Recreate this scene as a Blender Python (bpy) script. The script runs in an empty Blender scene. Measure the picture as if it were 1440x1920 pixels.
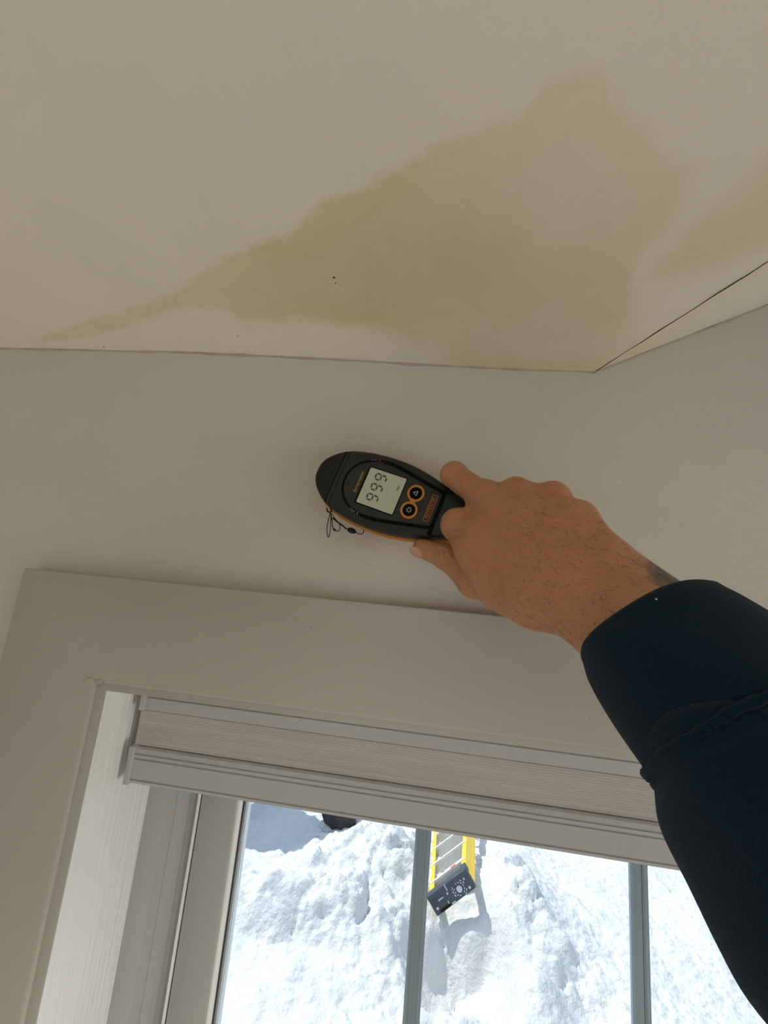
import bpy, bmesh, math, random
import numpy as np
from mathutils import Vector, Matrix

random.seed(7)
rng = np.random.default_rng(7)
sc = bpy.context.scene
col = sc.collection

# ------------------------------------------------------------------ camera
F = 740.0                                   # focal length in pixels of the 1440x1920 frame
R = np.array([[0.99147, 0.09131, 0.09306],
              [0.07400, 0.19410, -0.97819],
              [-0.10738, 0.97673, 0.18569]])   # rows: right, down, forward
# re-orthonormalise
R[2] /= np.linalg.norm(R[2]); R[0] -= R[2] * (R[0] @ R[2]); R[0] /= np.linalg.norm(R[0]); R[1] = np.cross(R[2], R[0])
CAM = np.array([0.0, 0.0, 2.10])
cd = bpy.data.cameras.new('camera')
cd.sensor_fit = 'HORIZONTAL'; cd.sensor_width = 36.0; cd.lens = F / 1440.0 * 36.0
cd.clip_start = 0.01; cd.clip_end = 200
cam = bpy.data.objects.new('camera', cd); col.objects.link(cam)
cam.matrix_world = Matrix(((R[0][0], -R[1][0], -R[2][0], CAM[0]),
                           (R[0][1], -R[1][1], -R[2][1], CAM[1]),
                           (R[0][2], -R[1][2], -R[2][2], CAM[2]), (0, 0, 0, 1)))
sc.camera = cam

# ------------------------------------------------------------------ world, sun, added fill light, exposure
w = bpy.data.worlds.new('sky'); sc.world = w; w.use_nodes = True
bg = w.node_tree.nodes['Background']
bg.inputs[0].default_value = (0.60, 0.75, 1.0, 1); bg.inputs[1].default_value = 1.08

def add_light(name, kind, loc, direction, **kw):
    d = bpy.data.lights.new(name, kind)
    for k, v in kw.items(): setattr(d, k, v)
    o = bpy.data.objects.new(name, d); col.objects.link(o)
    o.location = loc
    o.rotation_euler = Vector(direction).to_track_quat('-Z', 'Y').to_euler()
    return o
SUN = Vector((-0.50, 0.12, 0.82)).normalized()
add_light('sun', 'SUN', (0, 6, 6), -SUN, energy=4.0, angle=0.009, color=(1.0, 0.96, 0.90))
# added fill lights at two unseen, made-up side windows, aimed down for floor bounce
add_light('room_fill_right', 'AREA', (1.80, -0.60, 1.55), (-0.70, -0.45, -0.55), energy=40.0, shape='RECTANGLE',
          size=0.9, size_y=1.0, color=(1.0, 0.955, 0.88))
add_light('room_fill_left', 'AREA', (-1.60, -1.35, 1.55), (0.70, -0.45, -0.55), energy=26.0, shape='RECTANGLE',
          size=0.9, size_y=1.0, color=(1.0, 0.955, 0.88))
vs = sc.view_settings
vs.view_transform = 'Standard'; vs.look = 'None'; vs.gamma = 1.0; vs.exposure = 0.0; vs.use_curve_mapping = False
sc.display_settings.display_device = 'sRGB'
sc.cycles.max_bounces = 8; sc.cycles.diffuse_bounces = 5; sc.cycles.transparent_max_bounces = 12
sc.cycles.use_denoising = True; sc.cycles.use_adaptive_sampling = True; sc.cycles.adaptive_threshold = 0.03
sc.cycles.sample_clamp_indirect = 4.0

# ------------------------------------------------------------------ geometry helpers
def ray(px, py):
    return R.T @ np.array([(px - 720) / F, (py - 960) / F, 1.0])
def onY(px, py, Y):
    d = ray(px, py); return CAM + d * (Y / d[1])
def onZ(px, py, Z):
    d = ray(px, py); return CAM + d * ((Z - CAM[2]) / d[2])
def at(px, py, z): return CAM + ray(px, py) * z

def link(name, me, m=None, parent=None, **props):
    o = bpy.data.objects.new(name, me); col.objects.link(o)
    if m is not None and me is not None:
        me.materials.clear(); me.materials.append(m)
    if parent is not None: o.parent = parent
    for k, v in props.items(): o[k] = v
    return o
def empty(name, **props):
    return link(name, None, **props)
def bm_obj(name, bm, m, parent=None, smooth=None, **props):
    bmesh.ops.recalc_face_normals(bm, faces=bm.faces)
    me = bpy.data.meshes.new(name); bm.to_mesh(me); bm.free()
    if smooth is not None:
        me.shade_smooth()
        me.set_sharp_from_angle(angle=math.radians(smooth))
    return link(name, me, m, parent, **props)
def box(bm, lo, hi, bevel=0.0, seg=2, frame=None):
    vs_ = []
    for z in (lo[2], hi[2]):
        for y in (lo[1], hi[1]):
            for x in (lo[0], hi[0]):
                vs_.append(bm.verts.new((x, y, z)))
    fs = [(0, 2, 3, 1), (4, 5, 7, 6), (0, 1, 5, 4), (2, 6, 7, 3), (0, 4, 6, 2), (1, 3, 7, 5)]
    faces = [bm.faces.new([vs_[i] for i in f]) for f in fs]
    if bevel > 0:
        ed = list({e for f in faces for e in f.edges})
        r = bmesh.ops.bevel(bm, geom=ed, offset=bevel, segments=seg, affect='EDGES', profile=0.5)
        vs_ = list({v for v in r['verts']} | {v for v in vs_ if v.is_valid})
    if frame is not None:
        bmesh.ops.transform(bm, matrix=frame, verts=[v for v in vs_ if v.is_valid])
    return vs_
def grid_mesh(name, P):
    """P: (rows, cols, 3) array"""
    nr, nc = P.shape[:2]
    idx = np.arange(nr * nc).reshape(nr, nc)
    q = np.stack([idx[:-1, :-1], idx[:-1, 1:], idx[1:, 1:], idx[1:, :-1]], -1).reshape(-1, 4)
    me = bpy.data.meshes.new(name)
    me.from_pydata(P.reshape(-1, 3).tolist(), [], q.tolist())
    me.shade_smooth()
    return me
def tube(bm, pts, radii, n=8, cap=True):
    pts = [Vector(p) for p in pts]
    if not hasattr(radii, '__len__'): radii = [radii] * len(pts)
    rings = []; ref = None
    for i, p in enumerate(pts):
        a = pts[max(i - 1, 0)]; b = pts[min(i + 1, len(pts) - 1)]
        t = (b - a).normalized()
        if ref is None: ref = t.orthogonal().normalized()
        ref = (ref - t * ref.dot(t)).normalized(); s = t.cross(ref)
        rings.append([bm.verts.new(p + (ref * math.cos(2 * math.pi * k / n) + s * math.sin(2 * math.pi * k / n)) * radii[i]) for k in range(n)])
    for a, b in zip(rings, rings[1:]):
        for k in range(n): bm.faces.new((a[k], a[(k + 1) % n], b[(k + 1) % n], b[k]))
    if cap:
        bm.faces.new(rings[0][::-1]); bm.faces.new(rings[-1])
def catmull(P, n):
    P = np.array(P, float)
    Q = np.vstack([2 * P[0] - P[1], P, 2 * P[-1] - P[-2]])
    out = []
    for i in range(len(P) - 1):
        p0, p1, p2, p3 = Q[i:i + 4]
        for k in range(n):
            t = k / n
            out.append(0.5 * ((2 * p1) + (-p0 + p2) * t + (2 * p0 - 5 * p1 + 4 * p2 - p3) * t * t + (-p0 + 3 * p1 - 3 * p2 + p3) * t ** 3))
    out.append(P[-1]); return np.array(out)

# numpy gradient noise
_perm = rng.permutation(256); _perm = np.concatenate([_perm, _perm, _perm])
_g2 = np.stack([np.cos(np.arange(256) * 2.399), np.sin(np.arange(256) * 2.399)], -1)
def perlin(x, y):
    xi = np.floor(x).astype(int); yi = np.floor(y).astype(int); xf = x - xi; yf = y - yi
    def g(ix, iy, dx, dy):
        h = _perm[_perm[ix & 255] + (iy & 255)]; v = _g2[h]; return v[..., 0] * dx + v[..., 1] * dy
    u = xf ** 3 * (xf * (xf * 6 - 15) + 10); v = yf ** 3 * (yf * (yf * 6 - 15) + 10)
    a = g(xi, yi, xf, yf); b = g(xi + 1, yi, xf - 1, yf); c = g(xi, yi + 1, xf, yf - 1); d = g(xi + 1, yi + 1, xf - 1, yf - 1)
    return 1.5 * ((a * (1 - u) + b * u) * (1 - v) + (c * (1 - u) + d * u) * v)
def fbm(x, y, o=4):
    s = 0; a = 1.0
    for i in range(o):
        s = s + a * perlin(x * 2 ** i + 17.3 * i, y * 2 ** i - 9.1 * i); a *= 0.5
    return s
def worley(x, y):
    xi = np.floor(x).astype(int); yi = np.floor(y).astype(int)
    best = np.full(x.shape, 9.0); hid = np.zeros(x.shape)
    for dx in (-1, 0, 1):
        for dy in (-1, 0, 1):
            h = _perm[_perm[(xi + dx) & 255] + ((yi + dy) & 255)]
            px_ = xi + dx + (h % 16) / 16.0; py_ = yi + dy + (h // 16) / 16.0
            d = (px_ - x) ** 2 + (py_ - y) ** 2
            m = d < best; best = np.where(m, d, best); hid = np.where(m, h / 255.0, hid)
    return np.sqrt(best), hid
def sstep(a, b, x):
    t = np.clip((x - a) / (b - a), 0, 1); return t * t * (3 - 2 * t)

# ------------------------------------------------------------------ materials
def mat(name, color, rough=0.5, bump=0.0, bscale=80, stretch=(1, 1, 1), var=0.0, vscale=8, metallic=0.0, spec=0.5, sheen=0.0, coat=0.0, sss=0.0, detail=4):
    m = bpy.data.materials.new(name); m.use_nodes = True
    nt = m.node_tree; b = nt.nodes['Principled BSDF']
    b.inputs['Base Color'].default_value = (*color, 1); b.inputs['Roughness'].default_value = rough
    b.inputs['Metallic'].default_value = metallic; b.inputs['Specular IOR Level'].default_value = spec
    if sheen: b.inputs['Sheen Weight'].default_value = sheen
    if coat: b.inputs['Coat Weight'].default_value = coat
    if sss:
        b.inputs['Subsurface Weight'].default_value = sss
        b.inputs['Subsurface Radius'].default_value = (0.006, 0.002, 0.001); b.inputs['Subsurface Scale'].default_value = 1.0
    tc = nt.nodes.new('ShaderNodeTexCoord'); mp = nt.nodes.new('ShaderNodeMapping')
    mp.inputs['Scale'].default_value = stretch
    nt.links.new(tc.outputs['Object'], mp.inputs['Vector'])
    m['mp'] = mp.name
    if bump:
        n = nt.nodes.new('ShaderNodeTexNoise'); n.inputs['Scale'].default_value = bscale; n.inputs['Detail'].default_value = detail
        bp = nt.nodes.new('ShaderNodeBump'); bp.inputs['Strength'].default_value = 1.0; bp.inputs['Distance'].default_value = bump
        nt.links.new(mp.outputs[0], n.inputs['Vector']); nt.links.new(n.outputs['Fac'], bp.inputs['Height'])
        nt.links.new(bp.outputs[0], b.inputs['Normal'])
    if var:
        n2 = nt.nodes.new('ShaderNodeTexNoise'); n2.inputs['Scale'].default_value = vscale; n2.inputs['Detail'].default_value = 5
        mr = nt.nodes.new('ShaderNodeMapRange'); mr.inputs[1].default_value = 0.3; mr.inputs[2].default_value = 0.7
        mr.inputs[3].default_value = 1 - var; mr.inputs[4].default_value = 1 + var
        mx = nt.nodes.new('ShaderNodeVectorMath'); mx.operation = 'SCALE'; mx.inputs[0].default_value = color
        nt.links.new(mp.outputs[0], n2.inputs['Vector']); nt.links.new(n2.outputs['Fac'], mr.inputs[0])
        nt.links.new(mr.outputs[0], mx.inputs['Scale']); nt.links.new(mx.outputs[0], b.inputs['Base Color'])
    return m
M = {}
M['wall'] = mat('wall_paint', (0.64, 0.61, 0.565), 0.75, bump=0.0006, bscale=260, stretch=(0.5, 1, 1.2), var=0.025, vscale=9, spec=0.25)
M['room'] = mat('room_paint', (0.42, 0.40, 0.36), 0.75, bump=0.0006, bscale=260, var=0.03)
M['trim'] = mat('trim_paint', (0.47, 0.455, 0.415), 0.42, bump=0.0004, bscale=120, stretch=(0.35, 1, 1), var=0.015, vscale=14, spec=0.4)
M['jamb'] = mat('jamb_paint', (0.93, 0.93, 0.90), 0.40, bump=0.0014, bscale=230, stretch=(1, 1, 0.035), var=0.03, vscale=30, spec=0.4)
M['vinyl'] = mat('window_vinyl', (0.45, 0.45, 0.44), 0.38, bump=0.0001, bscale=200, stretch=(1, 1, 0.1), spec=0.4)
M['gasket'] = mat('window_gasket', (0.03, 0.03, 0.032), 0.6, bump=0.0001)
M['muntin'] = mat('muntin_grey', (0.43, 0.50, 0.58), 0.45, var=0.02)
M['rail'] = mat('blind_rail', (0.46, 0.455, 0.47), 0.45, var=0.012, vscale=20)
M['fabric'] = mat('blind_fabric', (0.68, 0.65, 0.625), 0.85, bump=0.0004, bscale=900, stretch=(0.12, 1, 1), var=0.05, vscale=60)
M['floor'] = mat('floor_oak', (0.58, 0.545, 0.47), 0.5, var=0.2, vscale=6, stretch=(8, 1, 1))
M['dark_shell'] = mat('meter_shell', (0.022, 0.0245, 0.023), 0.48, bump=0.00005, bscale=1500, spec=0.35)
M['panel'] = mat('meter_panel', (0.027, 0.030, 0.029), 0.42, bump=0.00003, bscale=1800, spec=0.35)
M['cap'] = mat('sensor_cap', (0.016, 0.016, 0.013), 0.55, bump=0.00006, bscale=1500, spec=0.3)
M['black'] = mat('black_rubber', (0.0025, 0.0025, 0.0025), 0.7, bump=0.00003, bscale=900, spec=0.12)
M['orange'] = mat('orange_rubber', (0.62, 0.27, 0.035), 0.5, bump=0.00005, bscale=900, spec=0.3)
M['orange_print'] = mat('orange_print', (0.50, 0.15, 0.03), 0.5, var=0.05)
M['gold_print'] = mat('gold_print', (0.50, 0.33, 0.06), 0.5, var=0.05)
M['lcd'] = mat('lcd_glass', (0.60, 0.64, 0.52), 0.22, var=0.03, vscale=30, spec=0.35)
M['lcd_ink'] = mat('lcd_ink', (0.06, 0.07, 0.06), 0.4, var=0.05)
M['white_print'] = mat('white_print', (0.55, 0.52, 0.50), 0.5, var=0.05)
M['cord'] = mat('black_cord', (0.006, 0.006, 0.006), 0.7, bump=0.0001, bscale=2500)
M['crack'] = mat('crack_shadow', (0.05, 0.035, 0.02), 0.9, var=0.1)
M['caulk'] = mat('corner_caulk', (0.48, 0.42, 0.35), 0.7, var=0.08, vscale=60)
M['speck'] = mat('dirt_speck', (0.05, 0.03, 0.02), 0.8, var=0.1)
M['sleeve'] = mat('navy_fleece', (0.0045, 0.017, 0.034), 0.95, bump=0.0005, bscale=2600, var=0.15, vscale=700, sheen=0.10, spec=0.05)
M['nail'] = mat('fingernail', (0.66, 0.38, 0.28), 0.35, var=0.05, vscale=100, spec=0.4)
M['hair'] = mat('arm_hair', (0.02, 0.010, 0.006), 0.6, var=0.1)
M['yellow'] = mat('fibreglass_yellow', (0.90, 0.60, 0.02), 0.45, bump=0.0003, bscale=90, var=0.05)
M['alu'] = mat('aluminium', (0.70, 0.69, 0.66), 0.42, metallic=0.15, bump=0.0004, bscale=120, stretch=(1, 1, 1), var=0.06)
M['ladder_cap'] = mat('black_plastic', (0.045, 0.055, 0.075), 0.55, var=0.15, vscale=20)
M['grey_mark'] = mat('worn_plastic', (0.55, 0.58, 0.62), 0.5, var=0.08)
M['red'] = mat('red_sticker', (0.65, 0.10, 0.04), 0.5, var=0.05)
M['rock'] = mat('dark_rock', (0.025, 0.027, 0.032), 0.85, bump=0.01, bscale=9, var=0.4, vscale=7)

M['shrub'] = mat('evergreen', (0.03, 0.07, 0.025), 0.8, bump=0.03, bscale=40, var=0.4, vscale=30)
M['bark'] = mat('bark', (0.09, 0.06, 0.04), 0.9, bump=0.01, bscale=30, var=0.3)
# snow: bright, faintly blue, with granular relief
m = mat('snow', (0.645, 0.65, 0.655), 0.75, bump=0.02, bscale=24, var=0.012, vscale=3, spec=0.2, detail=7)
M['snow'] = m
# pane: clear glass that lets light straight through with a faint mirror
m = bpy.data.materials.new('window_glass'); m.use_nodes = True; nt = m.node_tree; nt.nodes.clear()
out = nt.nodes.new('ShaderNodeOutputMaterial'); mix = nt.nodes.new('ShaderNodeMixShader'); tr = nt.nodes.new('ShaderNodeBsdfTransparent')
gl = nt.nodes.new('ShaderNodeBsdfGlossy'); gl.inputs['Roughness'].default_value = 0.02; fr = nt.nodes.new('ShaderNodeFresnel'); fr.inputs[0].default_value = 1.25
tr.inputs[0].default_value = (0.96, 0.985, 0.975, 1)
nt.links.new(fr.outputs[0], mix.inputs[0]); nt.links.new(tr.outputs[0], mix.inputs[1]); nt.links.new(gl.outputs[0], mix.inputs[2]); nt.links.new(mix.outputs[0], out.inputs[0])
M['glass'] = m

# ceiling: painted plaster with water stains (shape stored as a distance on the mesh)
m = mat('ceiling_paint', (0.72, 0.69, 0.62), 0.8, bump=0.0002, bscale=330, spec=0.2); M['ceiling'] = m
nt = m.node_tree; b = nt.nodes['Principled BSDF']
def nmath(op, a, c=None, clamp=False):
    n = nt.nodes.new('ShaderNodeMath'); n.operation = op; n.use_clamp = clamp
    for i, v in enumerate((a, c)):
        if v is None: continue
        if isinstance(v, (int, float)): n.inputs[i].default_value = v
        else: nt.links.new(v, n.inputs[i])
    return n.outputs[0]
def nrange(v, a, c, lo=0.0, hi=1.0):
    n = nt.nodes.new('ShaderNodeMapRange'); n.interpolation_type = 'SMOOTHSTEP'
    for i, q in enumerate((a, c, lo, hi)): n.inputs[i + 1].default_value = q
    nt.links.new(v, n.inputs[0]); return n.outputs[0]
def nmix(f, a, c):
    n = nt.nodes.new('ShaderNodeMix'); n.data_type = 'RGBA'
    nt.links.new(f, n.inputs[0])
    for i, v in ((6, a), (7, c)):
        if isinstance(v, tuple): n.inputs[i].default_value = (*v, 1)
        else: nt.links.new(v, n.inputs[i])
    return n.outputs[2]
tcn = nt.nodes.new('ShaderNodeTexCoord')
def noise(scale, det=5, rough=0.6):
    n = nt.nodes.new('ShaderNodeTexNoise'); n.inputs['Scale'].default_value = scale; n.inputs['Detail'].default_value = det; n.inputs['Roughness'].default_value = rough
    nt.links.new(tcn.outputs['Object'], n.inputs['Vector']); return n.outputs['Fac']
at1 = nt.nodes.new('ShaderNodeAttribute'); at1.attribute_name = 'stain'
at2 = nt.nodes.new('ShaderNodeAttribute'); at2.attribute_name = 'stain_tone'
n1 = noise(55, 6); n2 = noise(160, 4); n3 = noise(14, 4)
d = nmath('ADD', at1.outputs['Fac'], nmath('MULTIPLY', nmath('SUBTRACT', n1, 0.5), 0.018))
d = nmath('ADD', d, nmath('MULTIPLY', nmath('SUBTRACT', n2, 0.5), 0.006))
at3 = nt.nodes.new('ShaderNodeAttribute'); at3.attribute_name = 'stain_soft'
wdt = nmath('ADD', nmath('MULTIPLY', at3.outputs['Fac'], 0.024), 0.0045)
mask = nrange(nmath('DIVIDE', d, wdt), -1.0, 1.0)
rim = nrange(d, 0.035, 0.004)
tone = nmath('MULTIPLY', at2.outputs['Fac'], nrange(n3, 0.25, 0.75, 0.7, 1.1))
body = nmix(nmath('MULTIPLY', rim, 0.75), (0.69, 0.605, 0.42), (0.70, 0.62, 0.31))
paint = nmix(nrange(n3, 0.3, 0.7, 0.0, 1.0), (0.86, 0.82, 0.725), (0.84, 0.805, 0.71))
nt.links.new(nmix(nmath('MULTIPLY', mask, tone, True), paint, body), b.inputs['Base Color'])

# skin: warm brown, mottled, creased; grey tattoo ink on the forearm
m = mat('skin', (0.40, 0.20, 0.115), 0.42, spec=0.45, sss=0.12); M['skin'] = m
nt = m.node_tree; b = nt.nodes['Principled BSDF']; tcn = nt.nodes.new('ShaderNodeTexCoord')
na = noise(45, 5); nb_ = noise(260, 4)
base = nmix(nrange(na, 0.3, 0.7), (0.47, 0.215, 0.105), (0.56, 0.27, 0.145))
base = nmix(nrange(nb_, 0.25, 0.75, 0.0, 0.35), base, (0.60, 0.27, 0.16))
TAT = at(1278, 1096, 0.2045)
vd = nt.nodes.new('ShaderNodeVectorMath'); vd.operation = 'DISTANCE'; vd.inputs[1].default_value = TAT
nt.links.new(tcn.outputs['Object'], vd.inputs[0])
td = nmath('ADD', vd.outputs['Value'], nmath('MULTIPLY', nmath('SUBTRACT', noise(90, 4), 0.5), 0.018))
base = nmix(nmath('MULTIPLY', nrange(td, 0.024, 0.013), nrange(noise(200, 3), 0.2, 0.6, 0.55, 0.95)), base, (0.085, 0.075, 0.065))
nt.links.new(base, b.inputs['Base Color'])
vo = nt.nodes.new('ShaderNodeTexVoronoi'); vo.inputs['Scale'].default_value = 700
nt.links.new(tcn.outputs['Object'], vo.inputs['Vector'])
hgt = nmath('ADD', nmath('MULTIPLY', vo.outputs['Distance'], 0.35), nmath('MULTIPLY', noise(320, 5), 0.9))
bp = nt.nodes.new('ShaderNodeBump'); bp.inputs['Distance'].default_value = 0.0011; bp.inputs['Strength'].default_value = 0.9
nt.links.new(hgt, bp.inputs['Height']); nt.links.new(bp.outputs[0], b.inputs['Normal'])

# ------------------------------------------------------------------ room shell
D = 0.38                      # window wall plane (y)
XL, XR, YB = -1.70, 1.90, -3.0
JX0, JX1 = -0.2826, 0.5626    # window opening
JZ0, JZ1 = 0.85, 1.982
WO = 0.60                     # outer face of the window wall
P0 = np.array([0.1571, D, 2.3316])     # where the flat ceiling turns into the rising one
FD = np.array([0.3552, -0.9348, 0.0]); GD = np.array([0.1657, 0, 0.0808]); GD /= np.linalg.norm(GD)

def wall_with_hole(name, lo, hi, hlo, hhi, axis, m):
    """box wall with a rectangular hole; axis = thickness axis (0 or 1)"""
    bm = bmesh.new(); o = 1 - axis
    def b_(a0, a1, z0, z1):
        l = [0, 0, z0]; h = [0, 0, z1]; l[axis] = lo[axis]; h[axis] = hi[axis]; l[o] = a0; h[o] = a1
        box(bm, l, h)
    b_(lo[o], hlo[0], lo[2], hi[2]); b_(hhi[0], hi[o], lo[2], hi[2])
    b_(hlo[0], hhi[0], lo[2], hlo[1]); b_(hlo[0], hhi[0], hhi[1], hi[2])
    return bm_obj(name, bm, m, kind='structure')
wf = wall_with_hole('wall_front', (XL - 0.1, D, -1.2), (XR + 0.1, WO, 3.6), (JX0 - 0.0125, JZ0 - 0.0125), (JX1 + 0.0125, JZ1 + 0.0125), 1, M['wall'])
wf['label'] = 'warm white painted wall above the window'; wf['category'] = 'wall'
wr = wall_with_hole('wall_right', (XR, YB, -0.02), (XR + 0.12, D, 3.6), (-1.05, 1.0), (-0.05, 2.1), 0, M['room'])
wall_with_hole('wall_left', (XL - 0.12, YB, -0.02), (XL, D, 3.6), (-1.85, 1.0), (-0.85, 2.1), 0, M['room'])
for nm, lo, hi, mm in (('wall_back', (XL - 0.12, YB - 0.12, -0.02), (XR + 0.12, YB, 3.6), 'room'),
                       ('floor', (XL - 0.12, YB - 0.12, -0.1), (XR + 0.12, D, 0.0), 'floor')):
    bm = bmesh.new(); box(bm, lo, hi); bm_obj(nm, bm, M[mm], kind='structure')
bm = bmesh.new(); box(bm, (XL - 0.3, YB - 0.3, 3.6), (XR + 0.3, WO + 0.12, 3.7)); bm_obj('roof', bm, M['wall'], kind='structure')

# flat ceiling (dense near the window for the stain outline)
ys = np.concatenate([np.linspace(D + 0.004, 0.0, 130), np.linspace(-0.05, YB - 0.05, 12)])
ss = np.concatenate([np.linspace(0, 0.5, 20)[:-1], np.linspace(0.5, 1, 330)])
Pc = np.zeros((len(ys), len(ss), 3))
for i, y in enumerate(ys):
    xf = P0[0] + (D - y) * (FD[0] / -FD[1])
    x = (XL - 0.05) + ss * (xf - XL + 0.05)
    z = np.interp(x, [-1.8, -0.52, -0.315, -0.127, 0.016, 0.157, 0.3], [2.336, 2.3358, 2.3385, 2.3363, 2.3326, 2.3316, 2.3316])
    k = sstep(0.0, 0.38, np.array(y)); z = z * k + (1 - k) * 2.3316 + 0.0011 * perlin(x * 9, np.full_like(x, y * 9 + 3.1))
    z[-1] = 2.3316
    Pc[i, :, 0] = x; Pc[i, :, 1] = y; Pc[i, :, 2] = z
me = grid_mesh('ceiling', Pc)
def poly_px(L): return np.array([onZ(x, y, 2.335)[:2] for x, y in L])
def sdf_poly(P, V):
    d = np.full(len(P), 1e9); inside = np.zeros(len(P), bool)
    for i in range(len(V)):
        a = V[i]; c = V[i - 1]; e = c - a; wv = P - a
        t = np.clip((wv @ e) / (e @ e), 0, 1); q = wv - t[:, None] * e
        d = np.minimum(d, (q ** 2).sum(1))
        cond = ((a[1] > P[:, 1]) != (c[1] > P[:, 1]))
        with np.errstate(divide='ignore', invalid='ignore'):
            xx = (c[0] - a[0]) * (P[:, 1] - a[1]) / (c[1] - a[1]) + a[0]
        inside ^= cond & (P[:, 0] < xx)
    return np.where(inside, 1, -1) * np.sqrt(d)
S1 = poly_px([(60, 645), (150, 607), (230, 592), (300, 562), (350, 533), (400, 495), (480, 460), (560, 425), (600, 380), (690, 342), (760, 295), (830, 265), (900, 238), (970, 215),
              (1010, 185), (1035, 140), (1085, 118), (1130, 125), (1152, 165), (1195, 212), (1228, 250), (1262, 292), (1300, 300), (1290, 360), (1250, 420), (1195, 475),
              (1185, 560), (1190, 640), (1120, 700), (850, 692), (835, 650), (700, 612), (560, 600), (470, 612), (410, 580), (345, 577), (265, 605), (180, 632)])
S2 = poly_px([(1500, 230), (1440, 292), (1400, 340), (1350, 380), (1290, 425), (1255, 470), (1210, 520), (1300, 505), (1400, 470), (1500, 420)])
fl = Pc.reshape(-1, 3)[:, :2]
d1 = sdf_poly(fl, S1); d2 = sdf_poly(fl, S2)
dd = np.maximum(d1, d2)
softL = np.exp(-((fl[:, 1] - 0.375) / 0.055) ** 2) * sstep(-0.33, -0.24, fl[:, 0])
softR = sstep(0.10, 0.17, fl[:, 0])
soft = np.clip(softL + 0.45 * softR, 0, 1)
# tone: strong yellow-brown on the window side, fading towards the upper right lobe
ctr = onZ(640, 480, 2.335)[:2]; up = onZ(1090, 200, 2.335)[:2]; wl = onZ(980, 670, 2.335)[:2]
g1 = np.exp(-((fl - ctr) ** 2).sum(1) / 0.13 ** 2); g2 = np.exp(-((fl - up) ** 2).sum(1) / 0.07 ** 2)
g3 = np.exp(-((fl[:, 0] - wl[0]) / 0.09) ** 2 - ((fl[:, 1] - D) / 0.02) ** 2)
tone = np.clip(0.50 + 0.42 * g1 - 0.18 * g2 + 0.40 * g3, 0, 1); tone = np.where(d2 > d1, 0.55, tone)
for nm, arr in (('stain', dd), ('stain_tone', tone), ('stain_soft', soft)):
    a = me.attributes.new(nm, 'FLOAT', 'POINT'); a.data.foreach_set('value', arr.astype(np.float32))
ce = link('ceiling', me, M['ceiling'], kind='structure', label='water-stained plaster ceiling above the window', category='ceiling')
# rising ceiling plane right of the crack
aa = np.concatenate([np.linspace(0, 0.4, 40), np.linspace(0.6, 3.9, 8)]); bb = np.concatenate([np.linspace(0, 0.3, 30), np.linspace(0.4, 2.2, 8)])
Pr = P0 + aa[:, None, None] * FD + bb[None, :, None] * GD
me = grid_mesh('ceiling_slope', Pr)
for nm in ('stain', 'stain_tone', 'stain_soft'):
    at_ = me.attributes.new(nm, 'FLOAT', 'POINT')
    n_ = Pr.reshape(-1, 3)
    if nm == 'stain':
        v = 0.012 - 0.25 * np.abs(((n_ - P0) @ GD) - 0.02)
    elif nm == 'stain_soft': v = np.full(len(n_), 0.5)
    else: v = np.full(len(n_), 0.5)
    at_.data.foreach_set('value', v.astype(np.float32))
link('ceiling_slope', me, M['ceiling'], kind='structure', label='rising ceiling plane right of the crack', category='ceiling')
# hairline crack along the fold and the caulk line along the wall
bm = bmesh.new()
pts = [P0 + FD * a + np.array([0.0003 * math.sin(a * 150) + random.uniform(-.00012, .00012), 0, -0.0002]) for a in np.linspace(0.0, 0.42, 70)]
tube(bm, pts, [0.00034 + 0.0001 * math.sin(i * 0.7) for i in range(len(pts))], 5)
bm_obj('joint_crack', bm, M['crack'], ce)
bm = bmesh.new()
xs = np.linspace(-0.9, 0.157, 160)
pts = [(x, D - 0.0004, float(np.interp(x, [-1.8, -0.52, -0.315, -0.127, 0.016, 0.157], [2.336, 2.3358, 2.3385, 2.3363, 2.3326, 2.3316])) - 0.0006 + 0.0005 * math.sin(x * 60)) for x in xs]
tube(bm, pts, [0.0011 + 0.0005 * math.sin(i * 0.9) * math.sin(i * 0.23) for i in range(len(pts))], 6)
bm_obj('corner_caulk', bm, M['caulk'], ce, smooth=60)
bm = bmesh.new()
pts = [P0 + GD * b_ + np.array([0, -0.0005, -0.0006 + 0.0006 * math.sin(b_ * 90)]) for b_ in np.linspace(0.0, 0.5, 60)]
tube(bm, pts, [0.0012 + 0.0005 * math.sin(i * 0.8) for i in range(len(pts))], 6)
bm_obj('corner_caulk', bm, M['caulk'], ce, smooth=60)
# dirt specks on ceiling
def specks(parent, L, plane):
    for (x, y, r) in L:
        p = onZ(x, y, 2.3345) if plane == 'c' else onY(x, y, plane)
        bm = bmesh.new(); bmesh.ops.create_icosphere(bm, subdivisions=1, radius=r)
        for v in bm.verts: v.co = Vector((v.co.x * random.uniform(.6, 1.5), v.co.y * random.uniform(.5, 1.3), v.co.z * 0.6)) + Vector(p)
        bm_obj('dirt_speck', bm, M['speck'], parent)
specks(ce, [(1401, 213, .0010), (626, 520, .0012), (629, 531, .0008), (944, 552, .0007), (445, 630, .0007), (906, 541, .0008), (195, 650, .0008), (365, 661, .0007), (528, 668, .0007), (307, 41, .0005)], 'c')
specks(wf, [(290, 950, .0006), (1233, 892, .0004)], D)

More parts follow.
